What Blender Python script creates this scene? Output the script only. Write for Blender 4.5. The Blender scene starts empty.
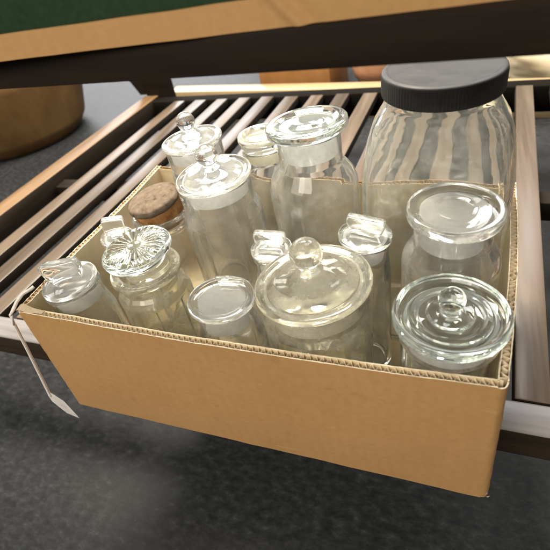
import bpy, bmesh, math, random
from mathutils import Vector, Matrix, noise
random.seed(7)
PI = math.pi
sc = bpy.context.scene
C = sc.collection

# ------------------------------------------------------------------ helpers
def link(name, bm, mats, parent=None, loc=(0, 0, 0), smooth=True, angle=40, recalc=True):
    if recalc:
        bmesh.ops.recalc_face_normals(bm, faces=bm.faces[:])
    me = bpy.data.meshes.new(name)
    bm.to_mesh(me); bm.free()
    for m in (mats if isinstance(mats, (list, tuple)) else [mats]):
        me.materials.append(m)
    if smooth:
        for p in me.polygons: p.use_smooth = True
        me.set_sharp_from_angle(angle=math.radians(angle))
    o = bpy.data.objects.new(name, me); C.objects.link(o)
    o.location = loc
    if parent: o.parent = parent
    return o

def tag(o, label=None, cat=None, group=None, kind=None):
    if label: o['label'] = label
    if cat: o['category'] = cat
    if group: o['group'] = group
    if kind: o['kind'] = kind
    return o

def thing(name, label, cat, loc=(0, 0, 0), rotz=0, group=None):
    o = bpy.data.objects.new(name, None); C.objects.link(o)
    o.empty_display_size = .02
    o.location = loc; o.rotation_euler = (0, 0, rotz)
    return tag(o, label, cat, group)

def fillet(pts, seg=6):
    """pts: (r, z[, radius]) polyline -> rounded polyline"""
    out = []
    n = len(pts)
    for i, p in enumerate(pts):
        rad = p[2] if len(p) > 2 else 0
        P = Vector(p[:2])
        if rad <= 0 or i in (0, n - 1):
            out.append(P); continue
        A = Vector(pts[i-1][:2]) - P; B = Vector(pts[i+1][:2]) - P
        la, lb = A.length, B.length
        A.normalize(); B.normalize()
        ang = A.angle(B)
        if ang > PI - .02: out.append(P); continue
        d = min(rad / math.tan(ang / 2), la * .49, lb * .49)
        rr = d * math.tan(ang / 2)
        cen = P + (A + B).normalized() * (rr / math.sin(ang / 2))
        s = P + A * d - cen; e = P + B * d - cen
        tot = s.angle(e); sg = 1 if s.x * e.y - s.y * e.x > 0 else -1
        k = max(2, int(seg * tot / (PI / 2)) + 1)
        for j in range(k + 1):
            a = sg * tot * j / k
            out.append(cen + Vector((s.x * math.cos(a) - s.y * math.sin(a), s.x * math.sin(a) + s.y * math.cos(a))))
    return out

def lathe(prof, n=72, fn=None, close=True):
    """prof: list of Vector (r,z). closed loop if first/last on axis or equal."""
    bm = bmesh.new()
    rings = []
    for p in prof:
        r, z = p[0], p[1]
        if r < 1e-6:
            rings.append([bm.verts.new((0, 0, z))])
        else:
            ring = []
            for i in range(n):
                a = 2 * PI * i / n
                x, y, zz = (r * math.cos(a), r * math.sin(a), z) if fn is None else fn(r, z, a)
                ring.append(bm.verts.new((x, y, zz)))
            rings.append(ring)
    pairs = list(zip(rings, rings[1:]))
    if len(rings[0]) > 1 and len(rings[-1]) > 1 and close:
        pairs.append((rings[-1], rings[0]))
    for A, B in pairs:
        for i in range(n):
            j = (i + 1) % n
            if len(A) == 1 and len(B) == 1: break
            if len(A) == 1: f = (A[0], B[i], B[j])
            elif len(B) == 1: f = (A[i], A[j], B[0])
            else: f = (A[i], A[j], B[j], B[i])
            try: bm.faces.new(f)
            except ValueError: pass
    return bm

def box(bm, x0, x1, y0, y1, z0, z1, bev=0.0, seg=2, shear=0.0, mi=0):
    vs = [bm.verts.new((x + shear * (y - y0), y, z)) for x in (x0, x1) for y in (y0, y1) for z in (z0, z1)]
    F = [(0, 1, 3, 2), (4, 6, 7, 5), (0, 4, 5, 1), (2, 3, 7, 6), (0, 2, 6, 4), (1, 5, 7, 3)]
    fs = [bm.faces.new([vs[i] for i in f]) for f in F]
    for f in fs: f.material_index = mi
    if bev > 0:
        bmesh.ops.bevel(bm, geom=list({e for f in fs for e in f.edges}), offset=bev, segments=seg, profile=.5, affect='EDGES')
    return bm

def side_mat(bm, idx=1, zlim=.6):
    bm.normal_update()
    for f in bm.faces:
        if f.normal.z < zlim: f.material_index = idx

def superloop(a, b, n, e):
    """superellipse outline, half sizes a,b"""
    out = []
    for i in range(n):
        t = 2 * PI * i / n
        c, s = math.cos(t), math.sin(t)
        out.append((math.copysign(abs(c) ** (2 / e), c) * a, math.copysign(abs(s) ** (2 / e), s) * b))
    return out

def tube(bm, pts, r, n=8, mi=0, taper=None):
    pts = [Vector(p) for p in pts]
    prev = None; rings = []
    up = Vector((0.3, .2, 1)).normalized()
    for i, p in enumerate(pts):
        d = (pts[min(i + 1, len(pts) - 1)] - pts[max(i - 1, 0)]).normalized()
        u = d.cross(up)
        if u.length < 1e-4: u = d.cross(Vector((1, 0, 0)))
        u.normalize(); v = d.cross(u)
        rr = r if taper is None else r * taper(i / (len(pts) - 1))
        rings.append([bm.verts.new(p + (u * math.cos(2 * PI * k / n) + v * math.sin(2 * PI * k / n)) * rr) for k in range(n)])
    for A, B in zip(rings, rings[1:]):
        for k in range(n):
            f = bm.faces.new((A[k], A[(k + 1) % n], B[(k + 1) % n], B[k])); f.material_index = mi
    bm.faces.new(rings[0]).material_index = mi; bm.faces.new(rings[-1]).material_index = mi

# ------------------------------------------------------------------ materials
def newmat(name):
    m = bpy.data.materials.new(name); m.use_nodes = True
    nt = m.node_tree; nt.nodes.clear()
    return m, nt, nt.nodes, nt.links

def N(ns, t, **kw):
    n = ns.new(t)
    for k, v in kw.items():
        if k in n.inputs: n.inputs[k].default_value = v
        else: setattr(n, k, v)
    return n

def ramp(ns, cols):
    r = ns.new('ShaderNodeValToRGB')
    el = r.color_ramp.elements
    while len(el) < len(cols): el.new(.5)
    for e, (p, c) in zip(el, cols):
        e.position = p; e.color = (*c, 1)
    return r

def glass(name, col=(.994, .996, .990), rough=0.0, wav=.14, ior=1.5, dirt=.11):
    m, nt, ns, ls = newmat(name)
    out = N(ns, 'ShaderNodeOutputMaterial')
    g = N(ns, 'ShaderNodeBsdfGlass', IOR=ior); g.inputs['Color'].default_value = (*col, 1)
    tc = N(ns, 'ShaderNodeTexCoord')
    n1 = N(ns, 'ShaderNodeTexNoise', Scale=38.0, Detail=2.0)
    b = N(ns, 'ShaderNodeBump', Strength=wav, Distance=.0012)
    ls.new(tc.outputs['Object'], n1.inputs['Vector']); ls.new(n1.outputs[0], b.inputs['Height'])
    ls.new(b.outputs[0], g.inputs['Normal'])
    # a faint film of dust, patchy
    n2 = N(ns, 'ShaderNodeTexNoise', Scale=55.0, Detail=6.0, Roughness=.7)
    ls.new(tc.outputs['Object'], n2.inputs['Vector'])
    mr = N(ns, 'ShaderNodeMapRange'); mr.inputs[1].default_value = .42; mr.inputs[2].default_value = .8
    mr.inputs[3].default_value = dirt * .3; mr.inputs[4].default_value = dirt * 2.2
    ls.new(n2.outputs[0], mr.inputs[0])
    d = N(ns, 'ShaderNodeBsdfDiffuse'); d.inputs['Color'].default_value = (.93, .91, .83, 1)
    tl = N(ns, 'ShaderNodeBsdfTranslucent'); tl.inputs['Color'].default_value = (.93, .91, .83, 1)
    dm = N(ns, 'ShaderNodeMixShader'); dm.inputs[0].default_value = .5
    ls.new(d.outputs[0], dm.inputs[1]); ls.new(tl.outputs[0], dm.inputs[2])
    mx = N(ns, 'ShaderNodeMixShader')
    ls.new(mr.outputs[0], mx.inputs[0]); ls.new(g.outputs[0], mx.inputs[1]); ls.new(dm.outputs[0], mx.inputs[2])
    rr = N(ns, 'ShaderNodeMapRange'); rr.inputs[1].default_value = .45; rr.inputs[2].default_value = .8
    rr.inputs[3].default_value = rough; rr.inputs[4].default_value = rough + .05
    ls.new(n2.outputs[0], rr.inputs[0]); ls.new(rr.outputs[0], g.inputs['Roughness'])
    ls.new(mx.outputs[0], out.inputs[0])
    return m

def frosted(name, col=(.97, .97, .955), amt=.8):
    m, nt, ns, ls = newmat(name)
    out = N(ns, 'ShaderNodeOutputMaterial')
    g = N(ns, 'ShaderNodeBsdfGlass', IOR=1.45, Roughness=.45); g.inputs['Color'].default_value = (.98, .98, .97, 1)
    d = N(ns, 'ShaderNodeBsdfDiffuse'); d.inputs['Color'].default_value = (*col, 1)
    t = N(ns, 'ShaderNodeBsdfTranslucent'); t.inputs['Color'].default_value = (*col, 1)
    a = N(ns, 'ShaderNodeMixShader'); a.inputs[0].default_value = .5
    ls.new(d.outputs[0], a.inputs[1]); ls.new(t.outputs[0], a.inputs[2])
    tc = N(ns, 'ShaderNodeTexCoord')
    mp = N(ns, 'ShaderNodeMapping'); mp.inputs['Scale'].default_value = (20, 20, 160)
    n1 = N(ns, 'ShaderNodeTexNoise', Scale=1.0, Detail=4.0)
    ls.new(tc.outputs['Object'], mp.inputs[0]); ls.new(mp.outputs[0], n1.inputs['Vector'])
    mr = N(ns, 'ShaderNodeMapRange'); mr.inputs[1].default_value = .3; mr.inputs[2].default_value = .7
    mr.inputs[3].default_value = amt - .12; mr.inputs[4].default_value = amt + .12
    ls.new(n1.outputs[0], mr.inputs[0])
    x = N(ns, 'ShaderNodeMixShader')
    ls.new(mr.outputs[0], x.inputs[0]); ls.new(g.outputs[0], x.inputs[1]); ls.new(a.outputs[0], x.inputs[2])
    ls.new(x.outputs[0], out.inputs[0])
    return m

def surf(name, cols, scale=(8, 8, 8), rough=.6, spec=.4, bump=.2, bdist=.001, nscale=1.0, detail=6, rrange=.1, coord='Object', nrough=.6, metallic=0.0, tweak=None):
    """noise-ramped principled surface"""
    m, nt, ns, ls = newmat(name)
    out = N(ns, 'ShaderNodeOutputMaterial'); p = N(ns, 'ShaderNodeBsdfPrincipled', Metallic=metallic)
    p.inputs['Specular IOR Level'].default_value = spec
    tc = N(ns, 'ShaderNodeTexCoord'); mp = N(ns, 'ShaderNodeMapping'); mp.inputs['Scale'].default_value = scale
    n1 = N(ns, 'ShaderNodeTexNoise', Scale=nscale, Detail=detail, Roughness=nrough)
    ls.new(tc.outputs[coord], mp.inputs[0]); ls.new(mp.outputs[0], n1.inputs['Vector'])
    r = ramp(ns, cols); ls.new(n1.outputs[0], r.inputs[0])
    mr = N(ns, 'ShaderNodeMapRange'); mr.inputs[1].default_value = .3; mr.inputs[2].default_value = .7
    mr.inputs[3].default_value = rough - rrange; mr.inputs[4].default_value = rough + rrange
    ls.new(n1.outputs[0], mr.inputs[0]); ls.new(mr.outputs[0], p.inputs['Roughness'])
    b = N(ns, 'ShaderNodeBump', Strength=bump, Distance=bdist); ls.new(n1.outputs[0], b.inputs['Height'])
    ls.new(b.outputs[0], p.inputs['Normal'])
    col = r.outputs[0]
    if tweak: col = tweak(nt, ns, ls, tc, col)
    ls.new(col, p.inputs['Base Color']); ls.new(p.outputs[0], out.inputs[0])
    return m

def blotch(amount, scale, dark=(.5, .5, .5)):
    def f(nt, ns, ls, tc, col):
        n = N(ns, 'ShaderNodeTexNoise', Scale=scale, Detail=5.0, Roughness=.6)
        ls.new(tc.outputs['Object'], n.inputs['Vector'])
        r = ramp(ns, [(.35, dark), (.65, (1, 1, 1))]); ls.new(n.outputs[0], r.inputs[0])
        mx = N(ns, 'ShaderNodeMix', data_type='RGBA', blend_type='MULTIPLY')
        mx.inputs[0].default_value = amount
        ls.new(col, mx.inputs[6]); ls.new(r.outputs[0], mx.inputs[7])
        return mx.outputs[2]
    return f

def island_var(lo, hi):
    def f(nt, ns, ls, tc, col):
        g = N(ns, 'ShaderNodeObjectInfo')
        mr = N(ns, 'ShaderNodeMapRange'); mr.inputs[3].default_value = lo; mr.inputs[4].default_value = hi
        ls.new(g.outputs['Random'], mr.inputs[0])
        mx = N(ns, 'ShaderNodeMix', data_type='RGBA', blend_type='MULTIPLY'); mx.inputs[0].default_value = 1
        ls.new(col, mx.inputs[6]); ls.new(mr.outputs[0], mx.inputs[7])
        return mx.outputs[2]
    return f

def kraft_wear(nt, ns, ls, tc, col):
    c = blotch(.5, 9, (.88, .85, .80))(nt, ns, ls, tc, col)
    # faint washboard of the flutes beneath the liner
    mp = N(ns, 'ShaderNodeMapping'); mp.inputs['Rotation'].default_value = (0, 0, math.radians(45)); ls.new(tc.outputs['Object'], mp.inputs[0])
    wv = N(ns, 'ShaderNodeTexWave', Scale=38.0, Distortion=.6, Detail=2.0); ls.new(mp.outputs[0], wv.inputs['Vector'])
    r = ramp(ns, [(.0, (.978, .975, .972)), (1, (1, 1, 1))]); ls.new(wv.outputs[0], r.inputs[0])
    a = N(ns, 'ShaderNodeMix', data_type='RGBA', blend_type='MULTIPLY'); a.inputs[0].default_value = 1
    ls.new(c, a.inputs[6]); ls.new(r.outputs[0], a.inputs[7])
    # a few long pale scuffs and darker smudges
    m2 = N(ns, 'ShaderNodeMapping'); m2.inputs['Scale'].default_value = (5, 5, 70); m2.inputs['Rotation'].default_value = (0, .35, 0); ls.new(tc.outputs['Object'], m2.inputs[0])
    n = N(ns, 'ShaderNodeTexNoise', Scale=1.0, Detail=3.0); ls.new(m2.outputs[0], n.inputs['Vector'])
    r2 = ramp(ns, [(.70, (0, 0, 0)), (.78, (.30, .30, .30))]); ls.new(n.outputs[0], r2.inputs[0])
    b = N(ns, 'ShaderNodeMix', data_type='RGBA'); ls.new(r2.outputs[0], b.inputs[0]); ls.new(a.outputs[2], b.inputs[6]); b.inputs[7].default_value = (.62, .42, .22, 1)
    n3 = N(ns, 'ShaderNodeTexNoise', Scale=26.0, Detail=5.0, Roughness=.65); ls.new(tc.outputs['Object'], n3.inputs['Vector'])
    r3 = ramp(ns, [(.26, (.80, .77, .72)), (.40, (1, 1, 1))]); ls.new(n3.outputs[0], r3.inputs[0])
    d = N(ns, 'ShaderNodeMix', data_type='RGBA', blend_type='MULTIPLY'); d.inputs[0].default_value = .8
    ls.new(b.outputs[2], d.inputs[6]); ls.new(r3.outputs[0], d.inputs[7])
    return d.outputs[2]

def floor_dirt(nt, ns, ls, tc, col):
    c = blotch(.5, 4.5, (.55, .55, .56))(nt, ns, ls, tc, col)
    v = N(ns, 'ShaderNodeTexVoronoi', Scale=70.0); ls.new(tc.outputs['Object'], v.inputs['Vector'])
    n = N(ns, 'ShaderNodeTexNoise', Scale=22.0, Detail=3.0); ls.new(tc.outputs['Object'], n.inputs['Vector'])
    a = N(ns, 'ShaderNodeMath', operation='LESS_THAN'); a.inputs[1].default_value = .05; ls.new(v.outputs['Distance'], a.inputs[0])
    b = N(ns, 'ShaderNodeMath', operation='GREATER_THAN'); b.inputs[1].default_value = .62; ls.new(n.outputs[0], b.inputs[0])
    m_ = N(ns, 'ShaderNodeMath', operation='MULTIPLY'); ls.new(a.outputs[0], m_.inputs[0]); ls.new(b.outputs[0], m_.inputs[1])
    k = N(ns, 'ShaderNodeMath', operation='MULTIPLY'); k.inputs[1].default_value = .35; ls.new(m_.outputs[0], k.inputs[0])
    mx = N(ns, 'ShaderNodeMix', data_type='RGBA'); ls.new(k.outputs[0], mx.inputs[0]); ls.new(c, mx.inputs[6])
    mx.inputs[7].default_value = (.22, .22, .21, 1)
    return mx.outputs[2]

M = {}
M['clear'] = glass('clear_glass')
M['thick'] = glass('greenish_clear_glass', (.965, .985, .972), wav=.12, dirt=.04)
M['yellow'] = glass('yellowish_glass', (.994, .985, .93), wav=.15, dirt=.22)
M['big'] = glass('big_jar_glass', (.992, .995, .98), wav=.14, dirt=.13, rough=.012)
M['frost'] = frosted('ground_glass')
M['frost_soft'] = frosted('ground_glass_thin', (.96, .965, .94), .68)
M['frost_cream'] = frosted('ground_glass_cream', (.92, .90, .80), .7)

KR = [(.3, (.435, .245, .100)), (.5, (.455, .260, .108)), (.72, (.475, .274, .115))]
M['kraft'] = surf('kraft_cardboard', KR, (160, 160, 240), .75, .2, .10, .0003, 1.0, 4, .06, tweak=kraft_wear)
M['kraft_in'] = surf('kraft_cardboard_inside', [(.3, (.70, .56, .35)), (.7, (.79, .66, .44))], (60, 60, 60), .8, .2, .1, .0004, tweak=blotch(.5, 11, (.82, .8, .74)))
M['kraft_edge'] = surf('cardboard_cut_edge', [(.3, (.74, .62, .43)), (.7, (.86, .75, .56))], (300, 300, 300), .85, .15, .2, .0005)
M['back_edge'] = surf('dark_cut_edge', [(.3, (.26, .18, .09)), (.7, (.36, .26, .14))], (250, 250, 250), .9, .1, .2, .0004)  # darker cut edge for the back panel
M['flute'] = surf('cardboard_fluting', [(.3, (.74, .62, .43)), (.7, (.86, .75, .56))], (200, 200, 200), .85, .15, .2, .0004)
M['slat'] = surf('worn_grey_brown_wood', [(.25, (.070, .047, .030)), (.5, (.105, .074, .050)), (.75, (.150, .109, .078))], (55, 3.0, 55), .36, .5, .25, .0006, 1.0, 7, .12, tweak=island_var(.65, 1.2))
M['shaded_side'] = surf('shaded_side_wood', [(.3, (.014, .009, .005)), (.7, (.034, .023, .013))], (50, 4, 50), .7, .3, .3, .0006)  # unworn sides, with the shade of the gaps put into the colour
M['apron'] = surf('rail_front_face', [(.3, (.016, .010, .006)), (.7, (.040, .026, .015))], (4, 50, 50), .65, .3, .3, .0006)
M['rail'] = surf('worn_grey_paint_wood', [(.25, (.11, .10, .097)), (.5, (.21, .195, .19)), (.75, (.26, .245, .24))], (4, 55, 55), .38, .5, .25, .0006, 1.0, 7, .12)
M['orange_lit_rail'] = surf('orange_lit_wood', [(.25, (.10, .055, .025)), (.5, (.19, .11, .05)), (.75, (.27, .165, .08))], (50, 3, 50), .45, .45, .25, .0006, 1.0, 7, .1)  # brown wood with the drum's orange light put into its colour
M['dark'] = surf('dark_stained_wood', [(.3, (.010, .007, .005)), (.6, (.022, .015, .010)), (.8, (.035, .024, .016))], (5, 50, 50), .8, .12, .25, .0006, 1.0, 7, .1)
M['black'] = surf('gap_shade_wood', [(.3, (.006, .005, .004)), (.8, (.014, .011, .009))], (5, 50, 50), .9, .05, .2, .0006)  # back rail: shade of the gap behind the slats put into the colour
M['floor'] = surf('grey_floor', [(.30, (.009, .0100, .0110)), (.48, (.020, .0215, .0228)), (.60, (.034, .036, .038)), (.76, (.080, .083, .085))], (60, 95, 60), .52, .33, .35, .0012, 1.0, 12, .10, nrough=.70, tweak=floor_dirt)
M['cork'] = surf('cork', [(.3, (.16, .070, .022)), (.5, (.29, .14, .050)), (.7, (.38, .20, .085))], (120, 120, 120), .85, .2, .6, .001)
M['cork_top'] = surf('dusty_cork_top', [(.3, (.05, .032, .020)), (.42, (.115, .082, .055)), (.58, (.145, .106, .075)), (.74, (.20, .155, .115))], (130, 130, 130), .85, .2, .5, .001)
M['lid'] = surf('black_lid_plastic', [(.3, (.020, .019, .019)), (.7, (.036, .035, .035))], (60, 60, 60), .55, .35, .15, .0005, tweak=None)
M['drum'] = surf('drum_wood', [(.25, (.10, .050, .016)), (.5, (.19, .100, .035)), (.75, (.28, .16, .06))], (5, 5, 1.4), .6, .3, .25, .001, 1.0, 8, .1, tweak=blotch(.7, 5, (.45, .40, .34)))
M['band'] = surf('drum_dark_band', [(.3, (.05, .03, .015)), (.7, (.10, .06, .03))], (8, 8, 30), .5, .4, .2, .001)
M['green'] = surf('dark_green_board', [(.3, (.020, .040, .020)), (.7, (.032, .056, .029))], (200, 200, 200), 1.0, .0, .3, .0006, tweak=blotch(.5, 10, (.7, .7, .7)))
M['plank'] = surf('pale_plank', [(.3, (.40, .28, .15)), (.7, (.52, .38, .22))], (3, 40, 40), .28, .5, .15, .0005)
M['orange'] = surf('orange_card', [(.3, (.30, .135, .042)), (.7, (.38, .18, .060))], (20, 20, 20), .6, .3, .1, .0006)
M['terra'] = surf('terracotta', [(.3, (.36, .17, .085)), (.7, (.44, .23, .13))], (25, 25, 25), .6, .3, .15, .0006)
M['bag'] = surf('yellow_white_wrap', [(.40, (.62, .55, .40)), (.55, (.64, .56, .38)), (.66, (.60, .40, .09))], (4, 4, 4), .45, .4, .2, .001)
M['paper'] = surf('tag_paper', [(.3, (.72, .70, .68)), (.7, (.82, .80, .78))], (90, 90, 90), .8, .2, .1, .0003)
M['string'] = surf('tag_string', [(.3, (.74, .66, .60)), (.7, (.86, .80, .75))], (300, 300, 300), .85, .2, .3, .0004)

# ------------------------------------------------------------------ setting: floor
ZF = -.20
bm = bmesh.new()
bmesh.ops.create_grid(bm, x_segments=4, y_segments=4, size=30)
fl = link('floor', bm, M['floor'], loc=(0, 8, ZF), smooth=False)
tag(fl, kind='structure')

# ------------------------------------------------------------------ slatted rack
SH = .034
rack = thing('slatted_rack', 'dark two-tier rack with worn grey slats holding the cardboard box of jars', 'rack', (0, 0, ZF))
def rk(name, bm, mat, **k):
    bmesh.ops.translate(bm, verts=bm.verts, vec=(0, 0, -ZF))
    return link(name, bm, mat, rack, **k)
for i in range(20):
    cx = -.440 + .075 * i
    w = .019 + random.uniform(-.0012, .0012)
    dz = random.uniform(-.0014, .0014); sk = random.uniform(-.0025, .0025)
    bm = bmesh.new()
    box(bm, cx - w + sk, cx + w + sk, .1215 + random.uniform(0, .0015), 1.052, -.021 + dz, -.0005 + dz, .0022, 2, SH - sk * 1.5)
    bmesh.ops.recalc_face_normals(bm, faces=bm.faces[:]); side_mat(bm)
    rk('slat', bm, [M['slat'], M['shaded_side']])
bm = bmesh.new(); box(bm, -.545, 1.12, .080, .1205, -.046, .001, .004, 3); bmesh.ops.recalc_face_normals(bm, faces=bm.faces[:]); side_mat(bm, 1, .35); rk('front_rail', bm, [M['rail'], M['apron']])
bm = bmesh.new(); box(bm, -.525, 1.15, 1.0535, 1.098, -.07, -.0035, .003, 2); rk('back_rail', bm, M['black'])
bm = bmesh.new(); box(bm, -.600, -.546, .080, 1.098, -.05, .003, .004, 2, SH); bmesh.ops.recalc_face_normals(bm, faces=bm.faces[:]); side_mat(bm); rk('side_rail', bm, [M['orange_lit_rail'], M['shaded_side']])
bm = bmesh.new(); box(bm, 1.121, 1.17, .080, 1.098, -.05, .003, .004, 2, SH); rk('side_rail', bm, M['orange_lit_rail'])
bm = bmesh.new(); box(bm, -.525, 1.13, .56, .60, -.06, -.022, .003, 2); rk('cross_bar', bm, M['dark'])
def leg(x0, x1, y0, y1):
    bm = bmesh.new(); box(bm, x0, x1, y0, y1, ZF, .4135, .004, 2); return bm
rk('leg', leg(-.56, -.475, 1.099, 1.145), M['dark'])
rk('leg', leg(1.10, 1.175, 1.099, 1.145), M['dark'])
rk('leg', leg(-.665, -.603, .055, .11), M['dark'])
rk('leg', leg(1.172, 1.235, .055, .11), M['dark'])
# sloping bracket beside the rear left leg
bm = bmesh.new()
pr_ = [(-.561, .005), (-.561, .16), (-.66, .16), (-.64, .11), (-.585, .005)]
A = [bm.verts.new((x, 1.102, z)) for x, z in pr_]; B = [bm.verts.new((x, 1.138, z)) for x, z in pr_]
bm.faces.new(A); bm.faces.new(B)
for i in range(5): bm.faces.new((A[i], A[(i + 1) % 5], B[(i + 1) % 5], B[i]))
rk('bracket', bm, M['dark'], smooth=False)
# upper tier
bm = bmesh.new(); box(bm, -.602, 1.171, .050, .076, .3912, .4156, .0015, 2); rk('upper_rail', bm, M['dark'])
bm = bmesh.new(); box(bm, -.602, 1.171, .135, .160, .3912, .4150, .0015, 2); rk('upper_rail', bm, M['dark'])
bm = bmesh.new(); box(bm, -.601, 1.170, .0765, .1345, .399, .4150, .002, 2); rk('upper_board', bm, M['dark'])
for x in (-.650, 1.180):
    bm = bmesh.new(); box(bm, x, x + .040, .1105, 1.0985, .36, .3905, .003, 2); rk('upper_arm', bm, M['dark'])

# ------------------------------------------------------------------ upper cardboard tray with a green board
tray = thing('cardboard_tray', 'low brown cardboard tray lying on the upper tier, cut off by the photo edge', 'tray', (.1206, .034, .4158), math.atan2(.0278, .3335) + .009)
ZT = .0162
bm = bmesh.new()
# front wall, made as a bent sheet with a wrinkle
def wall(bm, pts, z0, z1, t, nseg=3):
    n = len(pts); V = []
    for i, (x, y) in enumerate(pts):
        zt = z1(x) if callable(z1) else z1
        lv = [z0 + (zt - z0) * q / 8 for q in range(9)]
        cr = lambda z: -.0026 * math.exp(-(abs(x - .2195 + .9 * z) / .0045) ** 2) + .0012 * math.exp(-((x - .2275 + .9 * z) / .006) ** 2)
        V.append([bm.verts.new((x, y + cr(z), z)) for z in lv] + [bm.verts.new((x, y + t, z)) for z in reversed(lv)])
    for a, b in zip(V, V[1:]):
        m_ = len(a)
        for k in range(m_):
            bm.faces.new((a[k], a[(k + 1) % m_], b[(k + 1) % m_], b[k]))
    bm.faces.new(V[0]); bm.faces.new(V[-1])
pts = []
for i in range(1501):
    x = -.55 + 1.15 * i / 1500
    y = .0012 * noise.noise(Vector((x * 9, 0, 0)))
    y += .0009 * noise.noise(Vector((x * 31, 4, 0)))
    pts.append((x, y))
wall(bm, pts, 0, lambda x: ZT + .0006 * noise.noise(Vector((x * 20, 3, 0))), .003)
link('front_panel', bm, M['kraft'], tray, angle=30)
bm = bmesh.new(); box(bm, -.548, .598, .0045, .12, 0, .003, .0004, 1); link('floor_panel', bm, M['kraft'], tray)
bm = bmesh.new(); box(bm, -.548, .598, .1205, .1235, 0, ZT, .0004, 1); link('back_panel', bm, M['kraft'], tray)
for x in (-.5515, .5985):
    bm = bmesh.new(); box(bm, x, x + .003, .0045, .12, 0, ZT, .0004, 1); link('side_panel', bm, M['kraft'], tray)
gb = thing('green_box', 'dark matte green box standing in the cardboard tray, cut off at the top left', 'box', (.1206, .034, .4192), math.atan2(.0278, .3335) + .009)
bm = bmesh.new(); box(bm, -.54, .59, .0050, .116, .0, .085, .003, 3); link('body', bm, M['green'], gb)
bm = bmesh.new(); box(bm, -.542, .592, .0045, .1165, .0853, .100, .003, 3); link('lid', bm, M['green'], gb)

# ------------------------------------------------------------------ the cardboard box
BOX = thing('cardboard_box', 'open brown corrugated cardboard box packed with glass jars, overhanging the rack', 'box', (.24, .15, .0015))
HB = .175
def panel(name, b0, b1, t0, t1, nrm, th, ztop, bow=None, label=None, pitch=.0058, ragged=.0006, seed=0, edge=None):
    """corrugated panel: outer/inner liners + wavy medium. b0,b1 bottom corners of the outer face, t0,t1 top corners"""
    bm = bmesh.new()
    b0, b1, t0, t1 = map(Vector, (b0, b1, t0, t1)); nrm = Vector(nrm).normalized()
    L = (t1 - t0).length
    def P(s, u, d):
        zt = ztop(s) if callable(ztop) else ztop
        bt = b0.lerp(b1, s).lerp(t0.lerp(t1, s), u)
        q = bt + nrm * (d + (bow(s, u) if bow else 0))
        return Vector((q.x, q.y, 0)), zt
    nu = 8
    def liner(d0, d1, mi, ns=160):
        grid = []
        for i in range(ns + 1):
            s = i / ns; row = []
            for side, d in ((0, d0), (1, d1)):
                col = []
                for j in range(nu + 1):
                    u = j / nu; q, zt = P(s, u, d)
                    zt2 = zt + ragged * noise.noise(Vector((s * 90, d * 400, seed)))
                    col.append(bm.verts.new((q.x, q.y, .0 + zt2 * u)))
                row.append(col)
            grid.append(row)
        for i in range(ns):
            a, b = grid[i], grid[i + 1]
            for sd in (0, 1):
                for j in range(nu):
                    f = bm.faces.new((a[sd][j], b[sd][j], b[sd][j + 1], a[sd][j + 1])); f.material_index = mi
            f = bm.faces.new((a[0][nu], b[0][nu], b[1][nu], a[1][nu])); f.material_index = 2
            f = bm.faces.new((a[0][0], a[1][0], b[1][0], b[0][0])); f.material_index = 2
        for e in (grid[0], grid[-1]):
            for j in range(nu):
                f = bm.faces.new((e[0][j], e[1][j], e[1][j + 1], e[0][j + 1])); f.material_index = mi
    lt = .0010
    liner(0, lt, 0); liner(th - lt, th, 1)
    # medium
    npd = int(L / pitch); nsam = npd * 10
    prev = None; rnd = random.Random(seed)
    ph = 0; am = 1
    for i in range(nsam + 1):
        s = i / nsam
        if i % 10 == 0: am = rnd.uniform(.86, 1.0); dp = rnd.uniform(-.5, .5)
        d = th / 2 + (th / 2 - lt) * am * math.sin(2 * PI * s * npd + .35 * noise.noise(Vector((s * 60, seed, 1))))
        col = []
        for u in (0, 1):
            q, zt = P(s, u, d - .0002); q2, _ = P(s, u, d + .0002)
            zz = (zt - .0004 + ragged * .8 * noise.noise(Vector((s * 200, 5, seed)))) * u
            col += [bm.verts.new((q.x, q.y, zz)), bm.verts.new((q2.x, q2.y, zz))]
        if prev:
            for k0, k1 in ((0, 2), (1, 3), (2, 3)):
                f = bm.faces.new((prev[k0], col[k0], col[k1], prev[k1])); f.material_index = 3
        prev = col
    o = link(name, bm, [M['kraft'], M['kraft_in'], edge or M['kraft_edge'], edge or M['flute']], BOX, angle=50, recalc=False)
    o.location = (-.24, -.15, 0)
    if label: o['label'] = label
    return o
T = .0076
def ztf(s): return HB + .0008 * math.sin(s * 5 + 1) + .001 * noise.noise(Vector((s * 6, 0, 2)))
def dent(seed, a=.0010):
    return lambda s, u: a * noise.noise(Vector((s * 5, u * 2, seed))) + a * .4 * noise.noise(Vector((s * 17, u * 6, seed + 9)))
d1, d2, d3 = dent(1), dent(2), dent(3)
RC = .0076
panel('front_panel', (-.012 + RC, 0, 0), (.488 - RC, 0, 0), (RC, 0, 0), (.4815 - RC, 0, 0), (0, 1, 0), T, ztf, bow=lambda s, u: (-.0035 * math.sin(PI * s) * u - .002 * math.sin(PI * u) + d1(s, u)) * min(1, s * 25, (1 - s) * 25), seed=1)
panel('right_panel', (.488, RC, 0), (.492, .292, 0), (.4815, RC, 0), (.496, .292, 0), (-1, 0, 0), T, lambda s: HB - .001 * s, seed=2, ragged=.0022, bow=lambda s, u: (-.004 * math.sin(PI * s) * u + d2(s, u)) * min(1, s * 15))
panel('left_panel', (-.012, RC, 0), (-.004, .318, 0), (0, RC, 0), (-.002, .318, 0), (1, 0, 0), T, lambda s: HB + .001 * math.sin(7 * s), seed=3, ragged=.001, bow=lambda s, u: d3(s, u) * min(1, s * 15))
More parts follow.
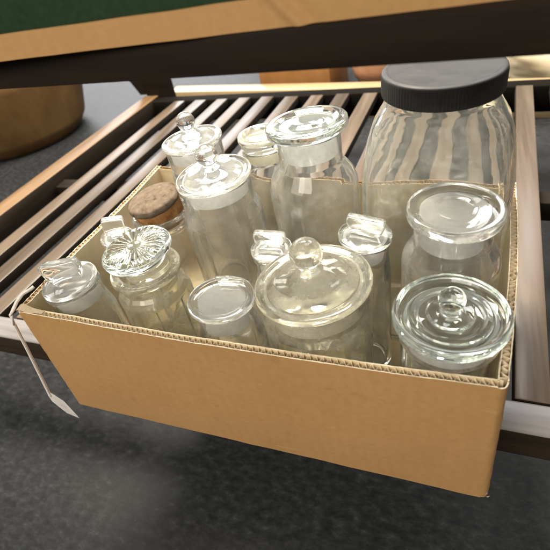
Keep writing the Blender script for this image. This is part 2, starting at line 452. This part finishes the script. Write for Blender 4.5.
def corner(xb, xt, sg, name):
    """folded corner between front and side panel: quarter turn of the liner with crushed flutes"""
    bm = bmesh.new(); na, nu = 8, 24; R = []
    for i in range(na + 1):
        a = PI / 2 * i / na
        for_r = []
        for rr in (RC, RC - .0011, .0012, .0002):
            colm = []
            for j in range(nu + 1):
                u = j / nu; x0 = xb + (xt - xb) * u
                w = .0005 * noise.noise(Vector((u * 30, a * 2, sg * 3 + 7))) if rr > .003 else 0
                q = rr + w
                zt = HB + (-.0012 if rr > .003 else -.002) - .0006 * math.sin(a * 2) + .0006 * noise.noise(Vector((a * 4, rr * 900, sg)))
                colm.append(bm.verts.new((x0 + sg * (-RC + q * math.sin(a)), RC - q * math.cos(a), .0006 + (zt - .0006) * u)))
            for_r.append(colm)
        R.append(for_r)
    for A, B in zip(R, R[1:]):
        for r0, r1, mi in ((0, 1, 0), (2, 3, 1)):
            for rr in (r0, r1):
                for j in range(nu):
                    f = bm.faces.new((A[rr][j], B[rr][j], B[rr][j + 1], A[rr][j + 1])); f.material_index = mi
            f = bm.faces.new((A[r0][nu], B[r0][nu], B[r1][nu], A[r1][nu])); f.material_index = 2
        k_ = nu - 1
        f = bm.faces.new((A[1][k_], B[1][k_], B[2][k_], A[2][k_])); f.material_index = 3
    o = link(name, bm, [M['kraft'], M['kraft_in'], M['kraft_edge'], M['flute']], BOX, angle=60)
    o.location = (-.24, -.15, 0)
corner(.488, .4815, 1, 'corner_fold')
corner(-.012, 0, -1, 'corner_fold')
def ztb(s):
    return HB - .012 * math.sin(PI * min(1, s * 1.15)) ** 1 + .0015 * math.sin(s * 11)
panel('back_panel', (.0015, .317, 0), (.485, .289, 0), (.0045, .317, 0), (.489, .289, 0), (.057, -1, 0), T, ztb, seed=4, ragged=.0008, edge=M['back_edge'])
bm = bmesh.new()
vs = [bm.verts.new((x - .24, y - .15, z)) for z in (.0002, .0040) for x, y in ((-.005, T + .001), (.481, T + .001), (.485, .282), (.003, .310))]
for f in ((0, 1, 2, 3), (4, 5, 6, 7), (0, 1, 5, 4), (1, 2, 6, 5), (2, 3, 7, 6), (3, 0, 4, 7)): bm.faces.new([vs[i] for i in f])
link('floor_panel', bm, M['kraft_in'], BOX, smooth=False)
bm = bmesh.new()
for k in range(5):
    a = random.uniform(0, 6); c_ = Vector((.4865 - .24 + random.uniform(-.003, .001), .0006 - .15 + random.uniform(-.001, .003), random.uniform(.001, .007)))
    vv = [bm.verts.new(c_ + Vector((math.cos(a + t) * r_ , math.sin(a + t) * r_ * .6, r_ * math.sin(t * 2 + k)))) for t, r_ in ((0, .0016), (1.9, .0024), (3.9, .0018))]
    bm.faces.new(vv)
bmesh.ops.solidify(bm, geom=bm.faces[:], thickness=.0004)
link('torn_corner', bm, M['kraft_edge'], BOX, smooth=False)
# peeled strip of liner at the left end of the front rim
bm = bmesh.new()
row = []
for i in range(9):
    s = i / 8; x = .002 + .036 * s
    zz = HB + .0016 + .0012 * math.sin(s * 9)
    row.append([bm.verts.new((x - .24, -.150 + .0005, zz)), bm.verts.new((x - .24, -.150 + .0085 - .003 * s, zz + .0012 + .002 * math.sin(s * 5)))])
for a, b in zip(row, row[1:]): bm.faces.new((a[0], b[0], b[1], a[1]))
bmesh.ops.solidify(bm, geom=bm.faces[:], thickness=.0005)
link('peeled_liner', bm, M['kraft_edge'], BOX)

# ------------------------------------------------------------------ jars
Z0 = .0056 + .0002
def bottle(Rb, zsh, Rn, zn, zt, Rr=None, t=.0032, fsh=.02, fb=.011, fneck=.006, lip=.006, n=80, fn=None, base=.009, mouth=None, tb=.0050):
    """shell of revolution with outer and inner faces; zsh = height where the shoulder starts, zn = foot of neck"""
    Rr = Rr or Rn
    mouth = mouth or (Rn - t)
    o = [(0, .0025), (Rb * .72, .0025, .002), (Rb * .80, 0, .002), (Rb, 0, fb), (Rb, zsh, fsh), (Rn, zn, fneck)]
    if Rr > Rn + .0005:
        o += [(Rn, zt - lip, .0012), (Rr, zt - lip, lip * .45), (Rr, zt, lip * .45)]
    else:
        o += [(Rn, zt, .0015)]
    i = [(mouth, zt, .0012), (mouth, zn - t * .4, fneck), (Rb - tb, zsh - tb * .6, max(fsh - tb, .002)), (Rb - tb, base, fb * .8), (Rb * .5, base, .004), (0, base + .0015)]
    return lathe(fillet(o + i), n, fn)

def plug(R0, R1, z0, z1, n=64, solid=False):
    """tapered ground stopper plug, z0 bottom (R0) to z1 top (R1)"""
    if solid: return lathe(fillet([(0, z0), (R0, z0, .0012), (R1, z1, .0008), (0, z1)]), n)
    t = .0026
    return lathe(fillet([(R0 - t, z0, .001), (R0, z0, .0010), (R1, z1, .0006), (R1 - t, z1, .0006)]), n)

def knob_prof(z, r, neck, stem, h):
    """ball knob sitting at z on a short stem -> list of (r,z)"""
    return [(neck * 1.5, z), (neck * 1.1, z + stem * .35), (neck, z + stem * .8)]

def ball(bm_pts, zc, r, start):
    pts = []
    for k in range(15):
        a = start + (PI / 2 - start) * k / 14
        pts.append((r * math.cos(a), zc + r * math.sin(a)))
    pts[-1] = (0, zc + r)
    return pts

def knob_lid(R, z, dome, rk_, knobz, edge=.006, neck=.006, under=.0, n=80):
    """glass lid: disc of radius R whose underside is at z, domed top, ball knob. returns one solid"""
    prof = [(0, z), (R * .93, z, .001), (R, z + edge * .25, edge * .3), (R, z + edge, edge * .4), (R * .90, z + edge * 1.02, .003),
            (R * .80, z + edge * .72, .003), (R * .62, z + edge + dome * .45, .01), (R * .35, z + edge + dome * .85, .01), (neck * 1.5, z + edge + dome, .004), (neck, z + edge + dome + .003, .003)]
    pts = [(p[0], p[1]) for p in fillet(prof)]
    zc = z + edge + dome + knobz + rk_ * .75
    st = -math.acos(min(.99, neck / rk_))
    pts += ball(None, zc, rk_, st)
    return lathe([Vector(p) for p in pts], n)

def disc_lid(R, z, th, rings, n=80, bevel=None):
    """flat disc stopper head with concentric rings on top: rings = [(r fraction, dz)] from centre outwards"""
    prof = [(0, z), (R * .9, z, .001), (R, z + th * .2, th * .3), (R, z + th, th * .35)]
    for f, dz in reversed(rings): prof.append((R * f, z + th + dz, R * .05))
    prof.append((0, z + th + rings[0][1]))
    return lathe(fillet(prof), n)

def tab(w, t, h, z, e=3.2, rot=0, flare=.88, n=48):
    """upright flattened stopper tab"""
    bm = bmesh.new(); rings = []
    for u, sw, st in ((0, flare * .86, 1.1), (.15, flare, .95), (.4, .97, .85), (.7, 1, .9), (.9, .97, .86), (.97, .92, .66), (1, .84, .4)):
        rings.append([bm.verts.new((x, y, z + h * u)) for x, y in superloop(w / 2 * sw, t / 2 * st, n, max(e, 5.5))])
    for A, B in zip(rings, rings[1:]):
        for i in range(n): bm.faces.new((A[i], A[(i + 1) % n], B[(i + 1) % n], B[i]))
    bm.faces.new(rings[0]); bm.faces.new(rings[-1])
    bmesh.ops.rotate(bm, verts=bm.verts, cent=(0, 0, 0), matrix=Matrix.Rotation(rot, 3, 'Z'))
    return bm

GRP = 'glass jars and bottles in the box'
def jar(name, label, cat, x, y, rotz=0):
    return thing(name, label, cat, (x, y, Z0), rotz, GRP)

def tilt(o, ax, ay, pivot):
    m = Matrix.Translation(pivot) @ Matrix.Rotation(ax, 4, 'X') @ Matrix.Rotation(ay, 4, 'Y') @ Matrix.Translation(-Vector(pivot))
    o.matrix_local = m @ o.matrix_local

# --- 1 front left bottle with rounded tab stopper
def tab_bottle(label, x, y, Rb, Rn, Rc, zd, tw, tt, thh, rot, col='clear', e=3.2, tl=(0, 0), shoulder=.045, plugh=.022, rim=.002):
    j = jar('stoppered_bottle', label, 'bottle', x, y)
    z = zd - Z0
    link('body', bottle(Rb, z - shoulder, Rn, z - plugh + .001, z - .0015, Rn + rim, fsh=.016, lip=.005, mouth=Rn - .0020), M[col], j)
    s = link('stopper', lathe(fillet([(0, z), (Rc * .85, z, .001), (Rc, z + .0015, .0015), (Rc, z + .006, .002), (Rc * .55, z + .0075, .003), (0, z + .008)]), 64), M[col], j)
    link('tab', tab(tw, tt, thh, z + .0075, e, rot), M[col], s)
    link('ground_plug', plug(Rn - .0040, Rn - .0023, z - plugh, z - .0004), M['frost'], s)
    tilt(s, tl[0], tl[1], (0, 0, z))
    return j
tab_bottle('short clear bottle with upright rounded tab stopper, in the front left corner of the box', .042, .048, .0345, .0295, .0312, .1800, .045, .0140, .025, math.radians(20), tl=(math.radians(3), math.radians(-3)))

# --- 13 small front jar, flat disc stopper
j = jar('stoppered_jar', 'small squat jar with flat dished disc stopper, against the front wall between two bigger jars', 'jar', .2285, .049)
z = .179 - Z0
link('body', bottle(.0355, z - .048, .0285, z - .024, z - .0012, None, fsh=.016, mouth=.0263), M['clear'], j)
s = link('stopper', disc_lid(.0335, z, .0062, [(.25, -.0028), (.70, -.0022), (.80, .0006), (.93, .0006)]), M['clear'], j)
link('ground_plug', plug(.0240, .0261, z - .024, z - .0004, solid=True), M['frost_soft'], s)
link('tab', tab(.030, .006, .0055, z + .0063, 4, math.radians(4)), M['clear'], s).location = (0, .023, 0)
tilt(s, math.radians(-3), math.radians(2), (0, 0, z))

# --- 12 big front jar with domed knob lid
j = jar('knob_lid_jar', 'large wide yellowish jar with domed ball-knob lid, at the middle of the front wall', 'jar', .3165, .0705)
z = .1925 - Z0
link('body', bottle(.0525, z - .030, .0505, z - .022, z - .001, None, fsh=.006, t=.0036, fneck=.003, base=.010, mouth=.0482), M['yellow'], j)
s = link('lid', knob_lid(.0550, z, .013, .0150, .006, edge=.0075, neck=.0085), M['yellow'], j)
link('ground_plug', lathe(fillet([(.0430, z - .021), (.0468, z - .021, .001), (.0480, z - .0006, .0006), (.0430, z - .0006)]), 80), M['frost'], s)
tilt(s, 0, math.radians(-3.5), (0, 0, z))

# --- 11 front right jar with wide shallow lid
j = jar('wide_lid_jar', 'jar with very wide shallow dished lid and small knob, in the front right corner', 'jar', .4370, .0430)
z = .1955 - Z0
link('body', bottle(.0335, z - .026, .0398, z - .014, z - .001, None, fsh=.006, mouth=.0376, t=.0036, fneck=.003, base=.009), M['clear'], j)
Rl = .0448
prof = [(0, z), (Rl * .84, z, .002), (Rl * .98, z + .0015, .002), (Rl, z + .0050, .002), (Rl * .985, z + .0068, .0006), (Rl, z + .0088, .001), (Rl * .97, z + .0125, .002), (Rl * .90, z + .0122, .002), (Rl * .82, z + .0078, .003), (Rl * .72, z + .0062, .002), (Rl * .68, z + .0086, .001), (Rl * .60, z + .0086, .001), (Rl * .55, z + .0066, .002), (Rl * .42, z + .0084, .002), (Rl * .38, z + .0104, .001), (Rl * .24, z + .0104, .002), (.0080, z + .0112, .002), (.0064, z + .0165, .002)]
pts = [(p[0], p[1]) for p in fillet(prof)] + ball(None, z + .0235, .0102, -math.acos(.0064 / .0102))
s = link('lid', lathe([Vector(p) for p in pts], 96), M['thick'], j)
link('ground_plug', plug(.0362, .0374, z - .014, z - .0005), M['frost'], s)

# --- 10 right apothecary jar with disc stopper
j = jar('apothecary_jar', 'round-shouldered apothecary jar with flat disc stopper, in front of the black-lidded jar', 'jar', .4330, .1290)
z = .2355 - Z0
link('body', bottle(.0440, z - .041, .0335, z - .025, z - .0012, None, fsh=.024, fneck=.006, mouth=.0313), M['clear'], j)
s = link('stopper', disc_lid(.0405, z, .0105, [(.18, -.0022), (.36, -.0018), (.44, .0), (.62, -.0006), (.72, -.0012), (.86, .001), (.94, .001)]), M['clear'], j)
link('ground_plug', plug(.0285, .0311, z - .024, z - .0004, solid=True), M['frost_soft'], s)
tilt(s, math.radians(1), math.radians(1.5), (0, 0, z))

# --- 8 tall apothecary jar with disc stopper
j = jar('apothecary_jar', 'tall apothecary jar with thick ringed stopper beside the black-lidded jar', 'jar', .2805, .2165)
z = .2765 - Z0
link('body', bottle(.0505, z - .055, .0345, z - .034, z - .0012, .0345, fsh=.034, fneck=.010, mouth=.0323), M['clear'], j)
s = link('stopper', disc_lid(.0435, z, .0105, [(.15, .0012), (.34, .0012), (.46, -.0016), (.66, -.002), (.78, .0012), (.92, .0014)]), M['thick'], j)
link('ground_plug', plug(.0290, .0321, z - .027, z - .0004), M['frost'], s)
tilt(s, math.radians(-2), math.radians(-3), (0, 0, z))

# --- 6 jar with knob lid, middle left
def knobjar(label, x, y, Rb, Rn, R, zl, rk_, sh, neck, tl=(0, 0), dome=.008):
    j = jar('knob_lid_jar', label, 'jar', x, y)
    z = zl - Z0
    link('body', bottle(Rb, z - sh, Rn, z - .028, z - .001, None, fsh=.014, t=.0034, fneck=.006, mouth=Rn - .0024), M['clear'], j)
    s = link('lid', knob_lid(R, z, dome, rk_, .005, edge=.0062, neck=neck), M['clear'], j)
    link('ground_plug', lathe(fillet([(Rn - .0065, z - .018), (Rn - .0038, z - .018, .001), (Rn - .0027, z - .0006, .0006), (Rn - .0065, z - .0006)]), 80), M['frost'], s)
    tilt(s, tl[0], tl[1], (0, 0, z))
    return j
knobjar('clear jar with ball-knob lid and white ground rim, in the middle of the left half', .176, .181, .0480, .0405, .0438, .2385, .0128, .043, .0078, tl=(math.radians(2), math.radians(-2)))
knobjar('tall narrow jar with ball-knob lid, at the back left behind the cork', .109, .262, .0385, .0370, .0400, .2425, .0118, .040, .0072, tl=(0, math.radians(-3)))

# --- 7 cream stopper jar at the back
j = jar('stoppered_jar', 'jar with cloudy cream flat stopper, at the back between the knob jars and tall apothecary', 'jar', .2030, .270)
z = .242 - Z0
link('body', bottle(.0330, z - .050, .0275, z - .026, z - .010, None, fsh=.014), M['clear'], j)
s = link('stopper', lathe(fillet([(0, z - .0095), (.0255, z - .0095, .001), (.0300, z + .002, .002), (.0300, z + .008, .0025), (.024, z + .0085, .002), (.019, z + .0068, .002), (0, z + .0068)]), 72), M['yellow'], j)
link('ground_plug', plug(.0215, .0240, z - .026, z - .0098), M['frost_cream'], s)

# --- 14, 15, 3 small tab bottles
tab_bottle('small bottle with squared tab stopper, half hidden behind the large front jar', .2520, .132, .0255, .0195, .0225, .1785, .0350, .012, .0185, math.radians(3), e=5, tl=(0, math.radians(2)))
tab_bottle('slim bottle with slanting oblong tab stopper, between the large front jar and right apothecary jar', .3510, .1450, .0255, .0235, .0272, .1945, .0390, .0115, .0180, math.radians(-8), e=4, tl=(0, math.radians(5)), col='clear')
tab_bottle('tiny bottle with thick square tab stopper, by the left wall behind the starburst stopper', .0385, .1420, .0230, .0175, .0210, .1700, .0270, .0135, .026, math.radians(30), e=4, tl=(0, math.radians(8)))

# --- 2 starburst mushroom stopper
j = jar('faceted_bottle', 'eight-sided bottle with starburst cut mushroom stopper, near the left front', 'bottle', .112, .0905, math.radians(10))
z = .1965 - Z0
def octo(r, zz, a):
    zs = z - .045
    w = min(1, max(0, (zs - zz) / .010))
    if r < .02: w = 0
    k = math.cos(PI / 8) / math.cos(((a + PI / 8) % (PI / 4)) - PI / 8)
    q = r * ((1 - w) + w * k * 1.02)
    return q * math.cos(a), q * math.sin(a), zz
o_ = [(0, .0025), (.030, .0025, .002), (.033, 0, .002), (.0425, 0, .006), (.0425, z - .066), (.0425, z - .0625), (.0425, z - .055, .002), (.0385, z - .045, .003), (.0335, z - .040, .004), (.0335, z - .031, .002), (.0405, z - .027, .003), (.0405, z - .021, .003), (.0372, z - .0195, .002),
      (.0300, z - .0205, .002), (.0285, z - .030, .003), (.0285, z - .042, .004), (.0385, z - .056, .004), (.0385, .008, .006), (0, .010)]
link('body', lathe(fillet(o_), 96, octo), M['yellow'], j)
def star(r, zz, a):
    q = r; dz = 0
    if zz > z + .004 and r > .004:
        amp = .0010 * max(0, min(1, (r - .008) / .012)) * (1 if r < .0345 else .0)
        dz = amp * (abs(math.sin(a * 13)) * 2 - 1.25)
    return q * math.cos(a), q * math.sin(a), zz + dz
s = link('stopper', lathe(fillet([(0, z - .010), (.018, z - .0105, .002), (.026, z - .008, .006), (.036, z - .002, .004), (.0395, z + .003, .002), (.0395, z + .0068, .002), (.0355, z + .0092, .002), (.028, z + .0105, .004), (.016, z + .0112, .004), (.008, z + .0108, .002), (0, z + .0108)]), 192, star), M['thick'], j, angle=60)
link('stem', plug(.0235, .0265, z - .036, z - .0112, solid=True), M['yellow'], s)
tilt(s, math.radians(3), math.radians(-4), (0, 0, z))

# --- 4 cork jar
j = jar('cork_jar', 'jar with ringed glass neck closed by a wide dusty cork', 'jar', .0775, .1905)
z = .183 - Z0
link('body', lathe(fillet([(0, .0025), (.030, .0025, .002), (.033, 0, .002), (.0395, 0, .007), (.0395, z - .040, .014), (.0345, z - .026, .004), (.0345, z - .021, .002), (.0375, z - .0185, .0018), (.0375, z - .0155, .0018), (.0348, z - .0135, .002), (.0348, z - .0105, .002), (.0380, z - .0085, .0018), (.0380, z - .004, .002), (.0355, z - .0005, .002), (.0345, z, .001),
     (.0315, z, .001), (.0310, z - .026, .005), (.0362, z - .042, .012), (.0362, .008, .006), (0, .009)]), 80), M['clear'], j)
def lump(r, zz, a):
    k = 1 + .02 * noise.noise(Vector((math.cos(a) * 2, math.sin(a) * 2, zz * 60)))
    return r * k * math.cos(a), r * k * math.sin(a), zz + (.0012 * noise.noise(Vector((math.cos(a) * r * 90, math.sin(a) * r * 90, 3))) if zz > z else 0)
s = link('cork', lathe(fillet([(0, z - .014), (.0290, z - .014, .002), (.0318, z + .012, .001), (0, z + .012)]), 64, lump), M['cork'], j)
link('cork_cap', lathe(fillet([(0, z + .0122), (.0325, z + .0122, .001), (.0345, z + .016, .003), (.0330, z + .0215, .004), (.022, z + .0245, .006), (0, z + .0255)]), 64, lump), M['cork_top'], s)['label'] = 'grey dusty top of the cork'
tilt(s, math.radians(5), math.radians(-7), (0, 0, z))

# --- 9 big rounded-square jar with black screw lid
j = jar('screw_lid_jar', 'biggest jar, rounded-square clear glass with black screw lid, at the back right', 'jar', .4115, .2265, math.radians(0))
zl = .3125 - Z0
A_, B_ = .0738, .0545
outer = []
def sec(z, a, b, e): return (z, a, b, e)
OS = [sec(.0, .060, .043, 4), sec(.001, .066, .048, 4.4), sec(.006, .0715, .0528, 4.6), sec(.014, A_, B_, 4.6), sec(.05, A_, B_, 4.6), sec(.13, A_, B_, 4.6), sec(.19, A_, B_, 4.6), sec(.222, A_ * .99, B_ * .99, 4.3), sec(.243, A_ * .965, B_ * .965, 3.9), sec(.262, A_ * .92, B_ * .985, 3.4), sec(.277, .0630, .0530, 2.9), sec(.287, .0575, .0522, 2.4), sec(.294, .0535, .0518, 2.1), sec(.299, .0508, .0508, 2.0), sec(.310, .0500, .0500, 2.0), sec(.3225, .0500, .0500, 2)]
IS = [sec(.3225, .0465, .0465, 2), sec(.301, .0465, .0465, 2), sec(.292, .0495, .0482, 2.1), sec(.283, .0545, .0489, 2.4), sec(.273, .0600, .0497, 2.9), sec(.258, .0645, .0503, 3.4), sec(.240, A_ * .965 - .0035, B_ * .965 - .0035, 3.9), sec(.219, A_ * .99 - .0035, B_ * .99 - .0035, 4.3), sec(.188, A_ - .0035, B_ - .0035, 4.6), sec(.13, A_ - .0035, B_ - .0035, 4.6), sec(.05, A_ - .0035, B_ - .0035, 4.6), sec(.016, A_ - .004, B_ - .004, 4.6), sec(.010, .066, .0475, 4.4), sec(.0085, .055, .039, 4)]
def polar_loop(a, b, e, n):
    out = []
    for i in range(n):
        t = 2 * PI * i / n; c, s_ = math.cos(t), math.sin(t)
        r = (abs(c / a) ** e + abs(s_ / b) ** e) ** (-1 / e)
        out.append((r * c, r * s_))
    return out
def loft(secs, n=112):
    bm = bmesh.new(); rings = []
    for zz, a, b, e in secs:
        rings.append([bm.verts.new((x, y, zz)) for x, y in polar_loop(a, b, e, n)])
    for P_, Q_ in zip(rings, rings[1:]):
        for i in range(n): bm.faces.new((P_[i], P_[(i + 1) % n], Q_[(i + 1) % n], Q_[i]))
    bm.faces.new(rings[0]); bm.faces.new(rings[-1])
    return bm
def refine(S, k=4):
    out = []
    for i in range(len(S) - 1):
        p0, p1, p2, p3 = S[max(i - 1, 0)], S[i], S[i + 1], S[min(i + 2, len(S) - 1)]
        for j_ in range(k):
            t = j_ / k
            out.append(tuple(p1[c] + .5 * t * ((p2[c] - p0[c]) + t * (2 * p0[c] - 5 * p1[c] + 4 * p2[c] - p3[c] + t * (3 * (p1[c] - p2[c]) + p3[c] - p0[c]))) if c else p1[0] + (p2[0] - p1[0]) * t for c in range(4)))
    out.append(S[-1]); return out
link('body', loft(refine(OS) + refine(IS)), M['big'], j, angle=50)
def ridged(r, zz, a):
    k = 1 + (.006 * (.5 + .5 * math.cos(a * 110)) if r > .0535 and zl - .002 < zz < zl + .0152 else 0)
    return r * k * math.cos(a), r * k * math.sin(a), zz
s = link('lid', lathe(fillet([(.0515, zl - .002), (.0540, zl - .002, .001), (.0543, zl - .0005), (.0543, zl + .014), (.0540, zl + .0180, .0025), (.050, zl + .0190, .0015), (.048, zl + .0184, .001), (0, zl + .0184), (0, zl + .0150), (.0515, zl + .0150, .001)]), 440, ridged), M['lid'], j)

# ------------------------------------------------------------------ paper tag on a string
tg = thing('paper_tag', 'small white paper tag hanging on a string from the front left corner of the box', 'tag', (-.0015, -.0030, .176))
bm = bmesh.new()
L_ = [(.0135, .030, .014), (.012, .026, .0135), (.008, .018, .0135), (.004, .010, .009), (.001, .003, .003), (-.0015, -.0012, -.001), (-.006, -.0016, -.016), (-.017, -.0018, -.062), (-.028, -.0022, -.106), (-.037, -.003, -.145), (-.0395, -.0035, -.158)]
tube(bm, L_, .0019, 8)
link('string', bm, M['string'], tg)
bm = bmesh.new()
pts = [(-.0440, -.158), (-.0340, -.1490), (-.0205, -.164), (-.0120, -.198), (-.0310, -.193), (-.0450, -.172)]
F_ = [bm.verts.new((x, -.0032 - .004 * ((z_ + .155) / .04) ** 2 * .4, z_)) for x, z_ in pts]
bm.faces.new(F_)
bmesh.ops.solidify(bm, geom=bm.faces[:], thickness=.0006)
link('paper', bm, M['paper'], tg, smooth=False)

# ------------------------------------------------------------------ background things
dr = thing('wooden_drum', 'round brown wooden drum standing on the floor at the back left', 'drum', (-1.37, 1.255, ZF))
bm = lathe(fillet([(0, .001), (.245, .001, .01), (.282, .045, .05), (.305, .12, .1), (.345, .26, .1), (.352, .46, .01), (.340, .46, .003), (.33, .26, .1), (.262, .04, .03), (0, .03)], 10), 96)
link('body', bm, M['drum'], dr)
bm = lathe(fillet([(.3525, .40), (.3565, .402, .002), (.3575, .44, .002), (.3535, .442)]), 96)
link('hoop', bm, M['band'], dr)

pk = thing('pale_plank', 'long pale wooden plank on edge behind the rack', 'plank', (0, 0, ZF))
bm = bmesh.new()
V = [(-.68, 1.412), (1.25, 1.262), (1.25, 1.325), (-.68, 1.478)]
lo = [bm.verts.new((x, y, .0)) for x, y in V]; hi = [bm.verts.new((x, y, .10)) for x, y in V]
bm.faces.new(lo); bm.faces.new(hi)
es = [bm.faces.new((lo[i], lo[(i + 1) % 4], hi[(i + 1) % 4], hi[i])) for i in range(4)]
bmesh.ops.bevel(bm, geom=bm.edges[:], offset=.003, segments=2, profile=.5, affect='EDGES')
link('plank', bm, M['plank'], pk)

ob = thing('orange_box', 'orange-brown carton standing behind the pale plank', 'box', (-.16, 1.63, ZF), math.radians(-5))
bm = bmesh.new(); box(bm, -.17, .125, -.10, .12, 0, .19, .003, 2); link('carton', bm, M['orange'], ob)
bm = bmesh.new(); box(bm, -.165, .120, -.095, .0075, .1905, .1925, .0005, 1); link('flap', bm, M['orange'], ob)
bm = bmesh.new(); box(bm, -.165, .120, .0085, .115, .1905, .1925, .0005, 1); link('flap', bm, M['orange'], ob)
pot = thing('terracotta_pot', 'rounded pinkish terracotta pot behind the plank, right of the orange carton', 'pot', (.115, 1.64, ZF))
link('body', lathe(fillet([(0, 0), (.06, 0, .005), (.098, .07, .06), (.092, .15, .04), (.070, .18, .01), (.078, .20, .004), (.070, .20, .003), (.064, .18, .01), (.085, .15, .04), (.09, .07, .05), (.055, .01), (0, .01)]), 64), M['terra'], pot)
bm = lathe(fillet([(.0925, .140), (.0955, .142, .001), (.0945, .152, .001), (.0915, .152)]), 64)
link('band', bm, M['band'], pot)
bg = thing('wrapped_bundle', 'crumpled yellow and white wrapped bundle behind the rack at the right edge', 'bundle', (.76, 1.56, ZF))
bm = bmesh.new()
bmesh.ops.create_icosphere(bm, subdivisions=5, radius=1)
for v in bm.verts:
    p = v.co.copy()
    d = 1 + .13 * noise.noise(p * 1.6) + .05 * abs(noise.noise(p * 3.2 + Vector((3, 1, 2)))) + .012 * noise.noise(p * 11)
    v.co = Vector((p.x * .23 * d, p.y * .16 * d, max(-.11, p.z * .12 * d) + .11))
link('wrap', bm, M['bag'], bg, angle=60)

# ------------------------------------------------------------------ lamps of the room and an added fill
def area(name, loc, target, sx, sy, power, col):
    l = bpy.data.lights.new(name, 'AREA'); l.shape = 'RECTANGLE'; l.size = sx; l.size_y = sy
    l.energy = power; l.color = col
    o = bpy.data.objects.new(name, l); C.objects.link(o); o.location = loc
    o.rotation_euler = (Vector(target) - Vector(loc)).to_track_quat('-Z', 'Y').to_euler()
    return o
area('ceiling_lamp', (-1.3, -2.3, 1.9), (.2, .1, .1), 2.0, 1.2, 32, (1, .92, .80))
area('front_fill', (.05, -1.15, 1.22), (.25, .12, .1), 1.0, .55, 16, (1, .93, .80))  # unseen fill added near the camera to brighten the box interior
area('window_light', (-2.6, 4.0, 1.25), (-.3, .8, 0), 2.6, 1.8, 92, (.96, .97, 1))
area('ceiling_lamp', (-.35, .85, 2.1), (.25, .2, 0), 1.3, 1.0, 175, (1, .93, .79))

area('ceiling_lamp', (1.0, 2.55, 2.1), (.5, .3, 0), 1.1, .8, 34, (.97, .97, 1))

w = bpy.data.worlds.new('World'); sc.world = w; w.use_nodes = True
nt = w.node_tree; ns, ls = nt.nodes, nt.links
bgn = ns['Background']
tc = ns.new('ShaderNodeTexCoord')
sx = ns.new('ShaderNodeSeparateXYZ'); ls.new(tc.outputs['Generated'], sx.inputs[0])
r = ramp(ns, [(.0, (.10, .09, .08)), (.5, (.42, .38, .33)), (.62, (.55, .52, .47)), (1, (.75, .72, .66))])
mr = ns.new('ShaderNodeMapRange'); mr.inputs[1].default_value = -1; mr.inputs[2].default_value = 1
ls.new(sx.outputs[2], mr.inputs[0]); ls.new(mr.outputs[0], r.inputs[0]); ls.new(r.outputs[0], bgn.inputs[0])
bgn.inputs[1].default_value = .75

# ------------------------------------------------------------------ camera
cd = bpy.data.cameras.new('camera'); cam = bpy.data.objects.new('camera', cd); C.objects.link(cam)
cd.sensor_width = 36; cd.lens = 36 * 468 / 550; cd.clip_start = .01; cd.clip_end = 200
Rx, Ux, Bx = Vector((.9349, .3155, -.1623)), Vector((-.0902, .6538, .7512)), Vector((.3432, -.6877, .6397))
m = Matrix((Rx, Ux, Bx)).transposed().to_4x4(); m.translation = (.43147, -.23232, .48300)
cam.matrix_world = m
cd.dof.use_dof = True; cd.dof.focus_distance = .50; cd.dof.aperture_fstop = 9
sc.camera = cam

sc.render.engine = 'CYCLES'
cy = sc.cycles
cy.max_bounces = 28; cy.transmission_bounces = 28; cy.glossy_bounces = 10; cy.diffuse_bounces = 8; cy.transparent_max_bounces = 16
cy.caustics_reflective = False; cy.caustics_refractive = True; cy.blur_glossy = .6
cy.sample_clamp_indirect = 0
cy.use_denoising = True
try: cy.denoiser = 'OPENIMAGEDENOISE'
except Exception: pass
sc.view_settings.view_transform = 'Standard'; sc.view_settings.look = 'None'; sc.view_settings.exposure = 0
